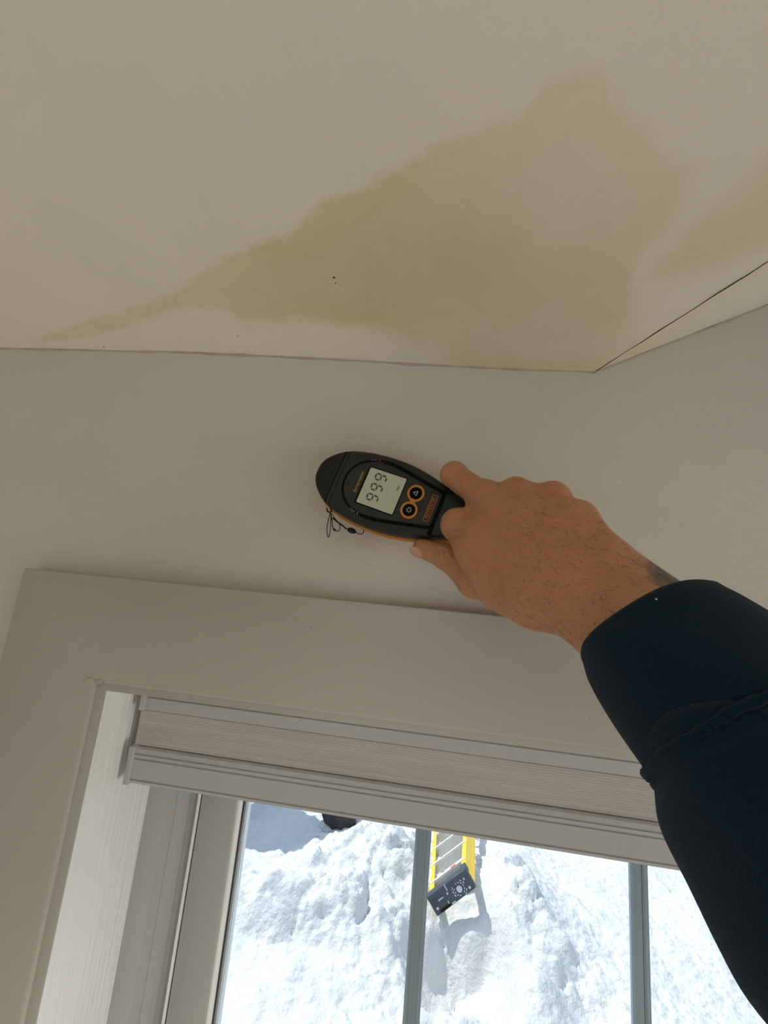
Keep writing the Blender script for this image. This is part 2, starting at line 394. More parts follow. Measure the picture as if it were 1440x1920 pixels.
# ------------------------------------------------------------------ casing trim around the window
CY = 0.362
def u_trim(name, outer, inner, y0, y1, m, bev, **props):
    bm = bmesh.new()
    (ox0, ox1, oz1), (ix0, ix1, iz1), zb = outer, inner, JZ0 - 0.02
    L = [(ox0, zb), (ix0, zb), (ix0, iz1), (ix1, iz1), (ix1, zb), (ox1, zb), (ox1, oz1), (ox0, oz1)]
    f = bm.faces.new([bm.verts.new((x, y0, z)) for x, z in L])
    r = bmesh.ops.extrude_face_region(bm, geom=[f])
    bmesh.ops.translate(bm, vec=(0, y1 - y0, 0), verts=[v for v in r['geom'] if isinstance(v, bmesh.types.BMVert)])
    bm.edges.ensure_lookup_table()
    inner_e, outer_e = [], []
    for e in bm.edges:
        a, c = e.verts
        if abs(a.co.y - y0) < 1e-6 and abs(c.co.y - y0) < 1e-6:
            inn = all(ix0 - 1e-5 <= v.co.x <= ix1 + 1e-5 and v.co.z <= iz1 + 1e-5 for v in e.verts)
            if inn and abs(a.co.x - c.co.x) + abs(a.co.z - c.co.z) > 0.3: inner_e.append(e)
            else: outer_e.append(e)
    bmesh.ops.bevel(bm, geom=inner_e, offset=bev, segments=5, affect='EDGES', profile=0.5)
    bmesh.ops.bevel(bm, geom=[e for e in outer_e if e.is_valid], offset=0.0012, segments=2, affect='EDGES', profile=0.5)
    return bm_obj(name, bm, m, smooth=50, kind='structure', **props)
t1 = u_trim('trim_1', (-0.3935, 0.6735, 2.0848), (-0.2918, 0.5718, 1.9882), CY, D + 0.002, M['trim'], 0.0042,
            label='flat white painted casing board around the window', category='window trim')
specks(t1, [(292 * 2, 1040 + 136, .0007), (551, 1174, .0004), (1106, 1346, .0005)], CY)
# lumpy paint at the inner corner of the casing
bm = bmesh.new()
for k in range(7):
    p = onY(166 + random.uniform(-8, 26), 1276 + random.uniform(-6, 6), CY)
    bmesh.ops.create_icosphere(bm, subdivisions=2, radius=0.0022, matrix=Matrix.Translation(Vector(p)) @ Matrix.Diagonal((random.uniform(.8, 1.8), 0.28, random.uniform(.5, 1.2), 1)))
bm_obj('paint_lump', bm, M['trim'], t1, smooth=180)

# ------------------------------------------------------------------ window
win = empty('window_1', kind='structure', label='white vinyl window with grey muntin bars looking onto snow', category='window')
def u_frame(name, x0, x1, z0, z1, t, ya, yb, m, parent, bev=0.001, sides='LRTB'):
    """rectangular frame ring of thickness t, opening inside"""
    bm = bmesh.new()
    if 'L' in sides: box(bm, (x0, ya, z0), (x0 + t, yb, z1), bev)
    if 'R' in sides: box(bm, (x1 - t, ya, z0), (x1, yb, z1), bev)
    if 'T' in sides: box(bm, (x0 + t * .99, ya, z1 - t), (x1 - t * .99, yb, z1), bev)
    if 'B' in sides: box(bm, (x0 + t * .99, ya, z0), (x1 - t * .99, yb, z0 + t), bev)
    return bm_obj(name, bm, m, parent, smooth=40)
JY0, JY1 = 0.3665, 0.464
u_frame('jamb_edge', JX0 - 0.0115, JX1 + 0.0115, JZ0 - 0.0115, JZ1 + 0.0115, 0.0115, JY0 - 0.0012, JY0 + 0.0005, M['trim'], win, 0.0004)
# jamb boards: inner faces on the opening, front edge just behind the casing
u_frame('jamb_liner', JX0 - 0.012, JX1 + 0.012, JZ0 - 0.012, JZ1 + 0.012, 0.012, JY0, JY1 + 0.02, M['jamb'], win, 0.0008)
def ring(name, off, t, ya, yb, m, bev=0.001):
    """frame ring whose outer edge lies off inside the opening and whose bars are t wide"""
    return u_frame(name, JX0 + off, JX1 - off, JZ0 + off, JZ1 - off, t, ya, yb, m, win, bev)
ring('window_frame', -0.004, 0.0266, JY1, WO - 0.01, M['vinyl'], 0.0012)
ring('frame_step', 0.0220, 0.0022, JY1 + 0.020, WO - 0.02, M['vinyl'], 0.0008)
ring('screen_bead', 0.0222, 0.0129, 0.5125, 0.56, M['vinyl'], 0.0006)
ring('bead_ridge', 0.0350, 0.0018, 0.5095, 0.56, M['jamb'], 0.0005)
ring('weatherstrip', 0.0366, 0.0016, 0.5150, 0.56, M['gasket'], 0.0003)
SY = 0.513
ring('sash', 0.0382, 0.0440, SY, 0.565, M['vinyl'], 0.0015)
ring('glazing_bead', 0.0818, 0.0042, SY + 0.003, 0.5275, M['jamb'], 0.0012)
ring('glazing_gasket', 0.0855, 0.0018, 0.5255, 0.5290, M['gasket'], 0.0003)
ring('spacer', 0.0868, 0.0040, 0.5305, 0.5420, M['jamb'], 0.0004)
go_ = 0.0862
GX0, GX1, GZ0, GZ1 = JX0 + go_, JX1 - go_, JZ0 + go_, JZ1 - go_
mx = [onY(770.5, 1920, 0.533)[0], onY(1205.5, 1920, 0.533)[0]]
edges = [GX0 + 0.004, mx[0], mx[1], GX1 - 0.004]
for i in range(3):
    bm = bmesh.new(); box(bm, (edges[i], 0.5280, GZ0), (edges[i + 1], 0.5290, GZ1)); bm_obj('pane', bm, M['glass'], win)
for x in mx:
    bm = bmesh.new()
    # flat bar with two raised ridges
    h = 0.0093
    prof = [(u_, y_ + .004) for u_, y_ in [(-h, 0.534), (-h, 0.530), (-h * .78, 0.5288), (-h * .62, 0.5288), (-h * .52, 0.530), (h * .40, 0.530), (h * .52, 0.5288), (h * .64, 0.5288), (h * .78, 0.530), (h, 0.530), (h, 0.534)]]
    a = [bm.verts.new((x + u, y, GZ0)) for u, y in prof]; c = [bm.verts.new((x + u, y, GZ1)) for u, y in prof]
    n = len(prof)
    for k in range(n): bm.faces.new((a[k], a[(k + 1) % n], c[(k + 1) % n], c[k]))
    bm.faces.new(a); bm.faces.new(c)
    bm_obj('muntin', bm, M['muntin'], win)
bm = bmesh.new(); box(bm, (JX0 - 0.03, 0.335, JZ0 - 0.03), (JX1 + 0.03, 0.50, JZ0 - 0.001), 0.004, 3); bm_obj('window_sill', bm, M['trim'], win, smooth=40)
# unseen side windows added to go with the fill lights: frame, bars
for nm, lab, xa, xb, xp, q in (('added_window_2', 'unseen side window in the right wall, added for the room fill light', XR - 0.01, XR + 0.1, XR + 0.06, 0.0), ('added_window_3', 'unseen side window in the left wall, added for the room fill light', XL - 0.1, XL + 0.01, XL - 0.06, -0.8)):
    w2 = empty(nm, kind='structure', label=lab, category='window')
    bm = bmesh.new()
    for lo, hi in (((xa, q - 1.15, 0.90), (xb, q - 1.05, 2.2)), ((xa, q - 0.05, 0.90), (xb, q + 0.05, 2.2)), ((xa, q - 1.05, 0.90), (xb, q - 0.05, 1.0)), ((xa, q - 1.05, 2.1), (xb, q - 0.05, 2.2))):
        box(bm, lo, hi, 0.004)
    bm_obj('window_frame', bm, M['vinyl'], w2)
    bm = bmesh.new(); box(bm, (xp, q - 1.05, 1.0), (xp + 0.004, q - 0.05, 2.1)); bm_obj('pane', bm, M['glass'], w2)

# ------------------------------------------------------------------ pleated blind
bl = empty('pleated_blind', label='raised pale grey pleated blind inside the window recess', category='blind')
BX0, BX1 = -0.2735, 0.5535; BY = 0.405
z_hr0, z_f0, z_b0 = 1.957, 1.9225, 1.8895
def extrude_x(name, prof, x0, x1, m, parent, smooth=None, **pr):
    bm = bmesh.new()
    a = [bm.verts.new((x0, y, z)) for y, z in prof]; c = [bm.verts.new((x1, y, z)) for y, z in prof]
    n = len(prof)
    for k in range(n): bm.faces.new((a[k], a[(k + 1) % n], c[(k + 1) % n], c[k]))
    bm.faces.new(a); bm.faces.new(c[::-1])
    return bm_obj(name, bm, m, parent, smooth=smooth, **pr)
# headrail with a shallow groove
g = 0.0012
prof = [(BY, z_hr0), (BY - .0008, z_hr0 + .0012), (BY - .0008, z_hr0 + .011), (BY + g, z_hr0 + .0118), (BY + g, z_hr0 + .0126), (BY - .0008, z_hr0 + .0134), (BY - .0008, 1.979), (BY + .04, 1.979), (BY + .04, z_hr0)]
extrude_x('headrail', prof, BX0 + 0.0045, BX1 - 0.0045, M['rail'], bl)
# stacked pleats
NP = 15; zz = np.linspace(z_hr0 - 0.0012, z_f0, NP * 2 + 1)
front = [(BY + 0.002 + (0.0 if k % 2 else 0.0017) + 0.0004 * random.random(), z) for k, z in enumerate(zz)]
prof = front + [(BY + 0.036, zz[-1]), (BY + 0.036, zz[0])]
extrude_x('pleated_fabric', prof, BX0 + 0.001, BX1 - 0.001, M['fabric'], bl)
# bottom rail, ribs along its face
h = z_f0 - z_b0
prof = [(BY + .001, z_f0), (BY - .0015, z_f0 - .0012)]
for zc_ in (0.17, 0.30, 0.86):
    z = z_f0 - h * zc_
    prof += [(BY - .0022, z + .0009), (BY - .0009, z + .0003), (BY - .0009, z - .0003), (BY - .0022, z - .0009)]
prof += [(BY - .0015, z_b0 + .0012), (BY + .001, z_b0), (BY + .037, z_b0), (BY + .037, z_f0)]
extrude_x('bottom_rail', prof, BX0 + 0.005, BX1 - 0.005, M['rail'], bl)
for nm, z0, z1, dx in (('headrail_end_cap', z_hr0 - .0008, 1.980, 0.0015), ('rail_end_cap', z_b0 - .0008, z_f0 + .0008, 0.0)):
    for s, x in ((1, BX0), (-1, BX1)):
        xa, xb = sorted((x + s * dx, x + s * (dx + 0.0062)))
        bm = bmesh.new(); box(bm, (xa, BY - .0036, z0), (xb, BY + .0385, z1), 0.0014, 3); bm_obj(nm, bm, M['rail'], bl, smooth=40)

# ------------------------------------------------------------------ moisture meter
O = Vector((-0.04847, 0.338, 2.18278)); U = Vector((0.29492, 0, 0.95552)); V = Vector((-0.94376, 0.15643, 0.29129)); W = Vector((-0.14948, -0.98769, 0.04614))
O = O + U * 0.0020                          # centre of symmetry of the body
MF = Matrix(((U.x, V.x, W.x, O.x), (U.y, V.y, W.y, O.y), (U.z, V.z, W.z, O.z), (0, 0, 0, 1)))
meter = empty('moisture_meter', label='black and orange handheld moisture meter reading 999 pressed to the wall', category='moisture meter')
meter.matrix_world = MF
half = [(0, .0628), (.0045, .0624), (.009, .0606), (.0145, .0570), (.0200, .0515), (.0250, .0445), (.0283, .0375), (.0308, .0280), (.0328, .0165), (.0339, .0030), (.0340, -.0080), (.0334, -.0190),
        (.0313, -.0330), (.0283, -.0455), (.0245, -.0580), (.0205, -.0690), (.0178, -.0790), (.0168, -.0900), (.0168, -.1120), (.0155, -.1230), (.0110, -.1290), (0, -.1310)]
half = catmull(half, 3)
outline = [(x, y) for x, y in half] + [(-x, y) for x, y in half[-2:0:-1]]
def inset(L, d):
    n = len(L); out_ = []
    A = np.array(L)
    T = np.roll(A, -1, 0) - np.roll(A, 1, 0); T /= np.linalg.norm(T, axis=1)[:, None]
    N_ = np.stack([T[:, 1], -T[:, 0]], -1)        # clockwise outline: inward normal
    c = A.mean(0)
    if ((c - A) * N_).sum() < 0: N_ = -N_
    return [(a[0] + nn[0] * d, a[1] + nn[1] * d) for a, nn in zip(A, N_)]
def layered(name, L, layers, m, parent, smooth=35, dome=0.0, **pr):
    """stack of (inset, w) rings of the outline, capped both ends"""
    bm = bmesh.new(); rings = []
    for d_, w_ in layers:
        rings.append([bm.verts.new((x, y, w_)) for x, y in (inset(L, d_) if d_ else L)])
    n = len(L)
    for a, c in zip(rings, rings[1:]):
        for k in range(n): bm.faces.new((a[k], a[(k + 1) % n], c[(k + 1) % n], c[k]))
    bm.faces.new(rings[0]); bm.faces.new(rings[-1][::-1])
    return bm_obj(name, bm, m, parent, smooth=smooth, **pr)
def clip_poly(L, f):
    """keep part where f(p) >= 0 (linear f)"""
    out_ = []
    for i in range(len(L)):
        a, c = L[i - 1], L[i]; fa, fc = f(a), f(c)
        if (fa >= 0) != (fc >= 0):
            t = fa / (fa - fc); out_.append((a[0] + (c[0] - a[0]) * t, a[1] + (c[1] - a[1]) * t))
        if fc >= 0: out_.append(c)
    return out_
HV = np.array([p[1] for p in half])[::-1]; HU = np.array([p[0] for p in half])[::-1]
def body_piece(name, v0, v1, m, grow=0.0, sink=0.0, n=40):
    rows = []
    for v_ in np.linspace(v0, v1, n):
        hw_ = max(float(np.interp(v_, HV, HU)) + grow, 0.0004)
        e = 0.0629 - v_; drop = sink + 0.0075 * math.exp(-max(e, 0) / 0.0022); e2 = v_ + 0.131; drop += 0.006 * math.exp(-max(e2, 0) / 0.002)
        k = min(1.0, hw_ / 0.012)
        hp = [(hw_, -.0165), (hw_, -.0066), (hw_ - .0009 * k, -.0036), (hw_ - .0026 * k, -.0014), (hw_ - .0052 * k, -.0004), (hw_ * 0.35, 0.0)]
        sec = hp + [(-u_, w_) for u_, w_ in hp[::-1]]
        rows.append([(u_, v_, min(w_, 0) - drop * (1 if w_ > -.016 else 0)) for u_, w_ in sec])
    P = np.array(rows); me_ = grid_mesh(name, P)
    bm = bmesh.new(); bm.from_mesh(me_); bm.verts.ensure_lookup_table(); nc_ = P.shape[1]; N_ = len(bm.verts)
    bm.faces.new([bm.verts[i] for i in range(nc_)]); bm.faces.new([bm.verts[N_ - nc_ + i] for i in range(nc_)][::-1])
    bpy.data.meshes.remove(me_)
    return bm_obj(name, bm, m, meter, smooth=40)
body_piece('inner_core', -0.129, 0.061, M['black'], grow=-.0012, sink=.0012, n=60)
body_piece('front_shell', -0.1308, 0.0353, M['dark_shell'], n=70)
body_piece('shell_band', 0.0360, 0.0394, M['dark_shell'], sink=.0004, n=6)
back = layered('back_shell', outline, [(.006, -.0330), (.0022, -.0310), (.0003, -.0270), (-.0020, -.0210), (-.0020, -.0170), (.0003, -.0160)], M['orange'], meter, label='orange rubber rear shell')
body_piece('sensor_cap', 0.0402, 0.06285, M['cap'], n=44)
def ribbon(name, pts, width, w0, w1, m, parent, closed=False, smooth=None, **pr):
    A = np.array(pts, float); n = len(A); bm = bmesh.new()
    if not hasattr(width, '__len__'): width = [width] * n
    if closed: T = np.roll(A, -1, 0) - np.roll(A, 1, 0)
    else:
        T = np.gradient(A, axis=0)
    T /= np.linalg.norm(T, axis=1)[:, None]; N_ = np.stack([-T[:, 1], T[:, 0]], -1)
    rows = []
    for p, nn, wd in zip(A, N_, width):
        a = p + nn * wd / 2; c = p - nn * wd / 2
        rows.append([bm.verts.new((*a, w0)), bm.verts.new((*a, w1)), bm.verts.new((*c, w1)), bm.verts.new((*c, w0))])
    rng_ = range(n) if closed else range(n - 1)
    for i in rng_:
        a, c = rows[i], rows[(i + 1) % n]
        for k in range(4): bm.faces.new((a[k], a[(k + 1) % 4], c[(k + 1) % 4], c[k]))
    if not closed: bm.faces.new(rows[0][::-1]); bm.faces.new(rows[-1])
    return bm_obj(name, bm, m, parent, smooth=smooth, **pr)
sx = -0.0020   # pixel-measured positions are relative to the unshifted origin
def arc(v_, amp, hw):
    return [(x, v_ - amp * (x / hw) ** 2) for x in np.linspace(-hw, hw, 25)]
# black U-shaped bezel line, thin round the top and thick along the sides
ub = catmull([(-.0160, -.0595), (-.0215, -.0340), (-.0258, -.0120), (-.0263, .0030), (-.0243, .0130), (-.0190, .0220), (-.0100, .0285), (0, .0303), (.0100, .0285), (.0190, .0220), (.0243, .0130), (.0263, .0030), (.0258, -.0120), (.0215, -.0340), (.0160, -.0595)], 5)
wd = [0.0030 if p[1] < 0.0 else 0.0030 - 0.0021 * float(sstep(0.0, 0.006, np.array(p[1]))) for p in ub]
ribbon('bezel_line', ub, wd, -.0030, .0003, M['black'], meter)
ui = [(x * .955, y - 0.0008) for x, y in ub if y > 0.008]
ribbon('bezel_line', ui, 0.0006, -.0030, .0002, M['black'], meter)
pan = [(x * .92, y - 0.0012) for x, y in ub if y > -0.0585]
layered('face_panel', pan, [(0, -.0030), (0, -.0002), (.0005, .0001)], M['panel'], meter)
ribbon('groove', [(x, -.0608) for x in np.linspace(-.0222, .0222, 5)], 0.0034, -.0030, .0003, M['black'], meter)
# little measuring ticks on the bezel
for s, mm in ((1, 'orange_print'), (-1, 'white_print')):
    for k in range(4):
        t = 0.0060 + k * 0.0026
        i = int(np.argmin([abs(p[1] - t) + (0 if p[0] * s > 0 else 1) for p in ub])); p = ub[i]
        ribbon('bezel_tick', [(p[0] - .0006, p[1]), (p[0] + .0006, p[1])], 0.0007, 0, .0005, M[mm], meter)
# display
def rrect(u0, u1, v0, v1, r, n=5):
    out_ = []
    for cx, cy, a0 in ((u1 - r, v1 - r, 0), (u0 + r, v1 - r, 90), (u0 + r, v0 + r, 180), (u1 - r, v0 + r, 270)):
        for k in range(n + 1):
            a = math.radians(a0 + 90 * k / n); out_.append((cx + r * math.cos(a), cy + r * math.sin(a)))
    return out_[::-1]
layered('display_frame', rrect(-.0178, .0186, -.0256, .0126, .0014), [(0, -.002), (0, .00015), (.0004, .0003)], M['black'], meter)
lcd = layered('display', rrect(-.0167, .0176, -.0248, .0108, .0010), [(0, -.002), (0, .00045), (.0002, .0005)], M['lcd'], meter, label='pale grey-green liquid crystal display')
def seg_digit(u0, v0, wd, ht, slant):
    t = 0.0014; hh = ht / 2
    S = {'a': ((0, ht), (wd, ht)), 'g': ((0, hh), (wd, hh)), 'd': ((0.1 * wd, 0), (wd, 0)), 'f': ((0, hh), (0, ht)), 'b': ((wd, hh), (wd, ht)), 'c': ((wd, 0), (wd, hh))}
    bm = bmesh.new()
    for k, (p, q) in S.items():
        p = np.array(p); q = np.array(q); dr = (q - p) / np.linalg.norm(q - p); nn = np.array([-dr[1], dr[0]])
        p = p + dr * 0.00045; q = q - dr * 0.00045
        L = [p, p + dr * t * .45 + nn * t * .5, q - dr * t * .45 + nn * t * .5, q, q - dr * t * .45 - nn * t * .5, p + dr * t * .45 - nn * t * .5]
        a = [bm.verts.new((u0 + x + slant * y, v0 + y, .00040)) for x, y in L]; c = [bm.verts.new((u0 + x + slant * y, v0 + y, .00062)) for x, y in L]
        for i in range(6): bm.faces.new((a[i], a[(i + 1) % 6], c[(i + 1) % 6], c[i]))
        bm.faces.new(c)
    return bm_obj('digit', bm, M['lcd_ink'], lcd)
for k in range(3): seg_digit(-.0117 + k * .0098, -.0072, .0054, .0104, 0.09)
def text(name, body, size, u, v, wz, m, parent, align='CENTER', thick=0.00012, sx_=1.0, shear=0.0):
    cu = bpy.data.curves.new(name, 'FONT'); cu.body = body; cu.size = size; cu.align_x = align; cu.align_y = 'CENTER'; cu.extrude = thick; cu.shear = shear
    cu.resolution_u = 3
    o = bpy.data.objects.new('tmp', cu); col.objects.link(o)
    dg = bpy.context.evaluated_depsgraph_get(); me = bpy.data.meshes.new_from_object(o.evaluated_get(dg))
    bpy.data.objects.remove(o); bpy.data.curves.remove(cu)
    me.transform(Matrix.Translation((u, v, wz)) @ Matrix.Diagonal((sx_, 1, 1, 1)))
    return link(name, me, m, parent)
text('wet_lettering', 'WET', .0026, .0072, -.0208, .0006, M['lcd_ink'], lcd)
text('model_lettering', 'Surveymaster', .0046, .0012, .0163, .0002, M['gold_print'], meter, sx_=0.82, shear=0.25)
# two round buttons joined by an orange figure-of-eight surround
bu = [(.0079, -.0373), (-.0079, -.0372)]
def circ(c, r, n=28): return [(c[0] + r * math.cos(-2 * math.pi * k / n), c[1] + r * math.sin(-2 * math.pi * k / n)) for k in range(n)]
ribbon('button_bridge', [(-.0026, -.0373), (.0026, -.0373)], 0.0046, 0, .0009, M['orange'], meter)
for i, c in enumerate(bu):
    bt = layered('button', circ(c, .0058), [(0, -.001), (0, .0006), (.0012, .0012)], M['black'], meter)
    ribbon('button_ring', circ(c, .0066), .0019, -.001, .0012, M['orange'], bt, closed=True)
    if i == 0:
        tri = [(c[0] - .0021, c[1] - .0013), (c[0], c[1] + .0023), (c[0] + .0021, c[1] - .0013)]
        dens = [tuple(np.array(tri[j]) * (1 - t) + np.array(tri[(j + 1) % 3]) * t) for j in range(3) for t in (0, .33, .66)]
        ribbon('button_icon', dens, .00055, .0010, .0016, M['white_print'], bt, closed=True)
    else:
        a = [(c[0] + .0019 * math.sin(t), c[1] + .0019 * math.cos(t)) for t in np.linspace(.65, 2 * math.pi - .65, 22)]
        ribbon('button_icon', a, .00055, .0010, .0016, M['white_print'], bt)
        ribbon('button_icon', [(c[0], c[1] + .0004), (c[0], c[1] + .0026)], .00055, .0010, .0016, M['white_print'], bt)
pl = ribbon('brand_plate', rrect(-.0120, .0118, -.0562, -.0516, .0008), .0005, -.0005, .0005, M['orange_print'], meter, closed=True)
text('brand_lettering', 'PROTIMETER', .0042, -.0001, -.0539, .0003, M['orange_print'], meter, sx_=0.80)
# lug and wrist cord: everything in world space, parented with the inverse
MI = MF.inverted()
def local(P): return MI @ Vector(P)
bm = bmesh.new()
box(bm, (-.0315, .0305, -.0235), (-.0245, .0375, -.0140), .0015, 2); bm_obj('strap_lug', bm, M['orange'], meter, smooth=40)
def zp(x, y, Y): return onY(560 + x * .2222, 820 + y * .2222, Y)
strap = None
def cord(name, L, r, parent, m=None):
    bm = bmesh.new()
    tube(bm, [local(p) for p in catmull([zp(x, y, Y) for x, y, Y in L], 6)], r, 6)
    return bm_obj(name, bm, m or M['cord'], parent, smooth=80)
strap = cord('wrist_cord', [(238, 600, .352), (242, 622, .349), (262, 632, .348), (276, 618, .349), (268, 600, .353)], .00075, meter)
cord('cord_loop', [(268, 632, .349), (250, 700, .351), (238, 780, .354), (250, 842, .356), (266, 790, .354), (272, 700, .351), (272, 636, .349)], .00042, strap)
cord('cord_loop', [(272, 640, .349), (280, 700, .351), (290, 760, .353), (318, 790, .354), (345, 780, .354), (345, 735, .353), (310, 690, .351), (278, 645, .349)], .00042, strap)
cord('cord_loop', [(284, 680, .351), (330, 715, .352), (370, 745, .353), (405, 775, .354)], .00075, strap)
cord('cord_loop', [(480, 800, .355), (520, 818, .355), (548, 800, .356), (540, 770, .357), (510, 752, .358), (490, 745, .360)], .00042, strap)
for (x, y, rx, rz, nm) in ((302, 780, 17, 11, 'cord_stop'), (447, 787, 46, 26, 'cord_bead')):
    bm = bmesh.new(); s = .0000985
    c = zp(x, y, .3535)
    bmesh.ops.create_uvsphere(bm, u_segments=14, v_segments=10, radius=1.0, matrix=MI @ Matrix.Translation(Vector(c)) @ Matrix.Rotation(math.radians(16), 4, 'Y') @ Matrix.Diagonal((rx * s, rz * s, rz * s, 1)))
    bm_obj(nm, bm, M['cord'], strap, smooth=180)

# ------------------------------------------------------------------ person: hand and forearm from a signed distance field
person = empty('person', label='outstretched right arm in a navy fleece sleeve, hand gripping the meter', category='person')
def A3(L): return [np.array(at(*q)) for q in L]
def smin(a, b_, k):
    h_ = np.clip(0.5 + 0.5 * (b_ - a) / k, 0, 1); return b_ * (1 - h_) + a * h_ - k * h_ * (1 - h_)
def cone(P, a, c, ra, rb):
    e = c - a; t = np.clip(((P - a) @ e) / (e @ e), 0, 1)
    q = P - a - t[..., None] * e
    return np.sqrt((q ** 2).sum(-1)) - (ra + (rb - ra) * t)
def ell(P, c, axes, rad):
    q = (P - c) @ axes.T / rad; l = np.sqrt((q ** 2).sum(-1)) + 1e-9
    return (l - 1) * min(rad)
# keypoints: pixel x, pixel y, camera depth (m)
WR = at(1214, 1166, .195)        # inside the cuff
WR2 = at(1345, 1292, .176)       # further up the sleeve
CARP = at(1108, 1084, .230)
iM, mM, rM, pM = A3([(912, 936, .306), (966, 930, .300), (1036, 939, .287), (1088, 978, .269)])
iP, iD, iT = A3([(851, 890, .330), (860, 890, .355), (878, 930, .366)])
mP, mD, mT = A3([(962, 938, .338), (935, 965, .362), (905, 985, .358)])
rP, rD, rT = A3([(1030, 950, .326), (995, 990, .350), (955, 1005, .347)])
pP, pD, pT = A3([(1074, 990, .300), (1050, 1020, .326), (1010, 1035, .332)])
tC, tM, tI, tT = A3([(1002, 1121, .249), (888, 1090, .300), (839, 1045, .326), (792, 1028, .338)])
web = at(858, 984, .312); web2 = at(905, 1030, .290)
lo = np.min([WR2, CARP, iP, mD, rD, tT, pT, iT], 0) - 0.045; hi = np.max([WR2, CARP, iP, mD, rD, tT, pT, pM], 0) + 0.045
lo[1] = max(lo[1], 0.10); hi[1] = min(hi[1], D - 0.001)
H_ = 0.00135
gx, gy, gz = [np.arange(a, c, H_) for a, c in zip(lo, hi)]
G = np.stack(np.meshgrid(gx, gy, gz, indexing='ij'), -1).astype(np.float32)
side = (pM - iM) / np.linalg.norm(pM - iM)
fw = (iM - WR) / np.linalg.norm(iM - WR)
nrm = np.cross(side, fw); nrm /= np.linalg.norm(nrm)
if nrm @ (CAM - CARP) < 0: nrm = -nrm
cI, cM, cR, cP = [CARP + side * s - nrm * 0.004 for s in (-.019, -.006, .008, .019)]
def field(): return np.full(G.shape[:3], 0.06, np.float32)
def window(lo_, hi_):
    i0 = np.clip(((lo_ - lo) / H_).astype(int), 0, None); i1 = np.minimum(((hi_ - lo) / H_).astype(int) + 2, G.shape[:3])
    return tuple(slice(p, max(q, p)) for p, q in zip(i0, i1))
def addc(f, a, c, ra, rb, k):
    """blend a round cone into field f, only near it"""
    m_ = max(ra, rb) + 0.022
    w_ = window(np.minimum(a, c) - m_, np.maximum(a, c) + m_)
    f[w_] = smin(f[w_], cone(G[w_], a.astype(np.float32), c.astype(np.float32), np.float32(ra), np.float32(rb)), np.float32(k)); return f
def adds(f, c, r, k): return addc(f, c, c + 1e-5, r, r, k)
hand = field()
for c, q, r0, r1 in ((cI, iM, .0150, .0118), (cM, mM, .0150, .0118), (cR, rM, .0145, .0115), (cP, pM, .0135, .0110)): addc(hand, c, q, r0, r1, .012)
for q, r_ in ((iM, .0114), (mM, .0120), (rM, .0114), (pM, .0100)): adds(hand, q + nrm * .001, r_, .006)
adds(hand, np.array(at(990, 1050, .275)), .0150, .020); adds(hand, np.array(at(1010, 1010, .278)), .0130, .020)
adds(hand, (mM + rM) / 2 + nrm * -.001, .0108, .008)
for q, c in ((iM, cI), (mM, cM), (rM, cR), (pM, cP)): addc(hand, q + nrm * .0085, q * .45 + c * .55 + nrm * .0128, .0042, .0026, .009)
# wrist and forearm: flattened
fa = WR2 - CARP; faL = np.linalg.norm(fa); fa /= faL
s2 = side - fa * (side @ fa); s2 /= np.linalg.norm(s2)
for s in (-.0100, 0.0, .0125): addc(hand, CARP + s2 * s * 1.15 - nrm * .006, WR2 + s2 * s * 1.35 - nrm * 0.004, .0175, .0225, .014)
# palm, first dorsal interosseous bulge, thenar
pc = (iM + pM) / 2
for s in (-.020, -.004, .012): addc(hand, CARP + side * s * .8 - nrm * .014, pc + side * s - nrm * .017, .0140, .0125, .014)
addc(hand, web, web2, .0138, .0150, .010)
addc(hand, web2, cI, .0150, .0150, .016)
addc(hand, web2, np.array(at(932, 1100, .276)), .0140, .0118, .014)
addc(hand, np.array(at(932, 1100, .276)), tC, .0128, .0140, .014)
addc(hand, tC, np.array(at(965, 1112, .262)), .0150, .0125, .014)
addc(hand, tC, WR - s2 * .003, .0135, .0165, .014)
def finger(a, b_, c, e, r0, r1, r2, r3):
    f = field(); addc(f, a, b_, r0, r1, .004); adds(f, b_, r1 * 1.04, .003); addc(f, b_, c, r1 * .98, r2, .004); return addc(f, c, e, r2, r3, .004)
hand = smin(hand, finger(iM, iP, iD, iT, .0112, .0102, .0088, .0075), .007)
hand = smin(hand, finger(mM, mP, mD, mT, .0108, .0100, .0088, .0075), .005)
hand = smin(hand, finger(rM, rP, rD, rT, .0108, .0098, .0084, .0072), .005)
hand = smin(hand, finger(pM, pP, pD, pT, .0098, .0086, .0076, .0066), .005)
th = field(); addc(th, tC, tM, .0145, .0118, .004); addc(th, tM, tI, .0116, .0104, .006); addc(th, tI, tT, .0104, .0086, .005)
hand = smin(hand, th, .0028)
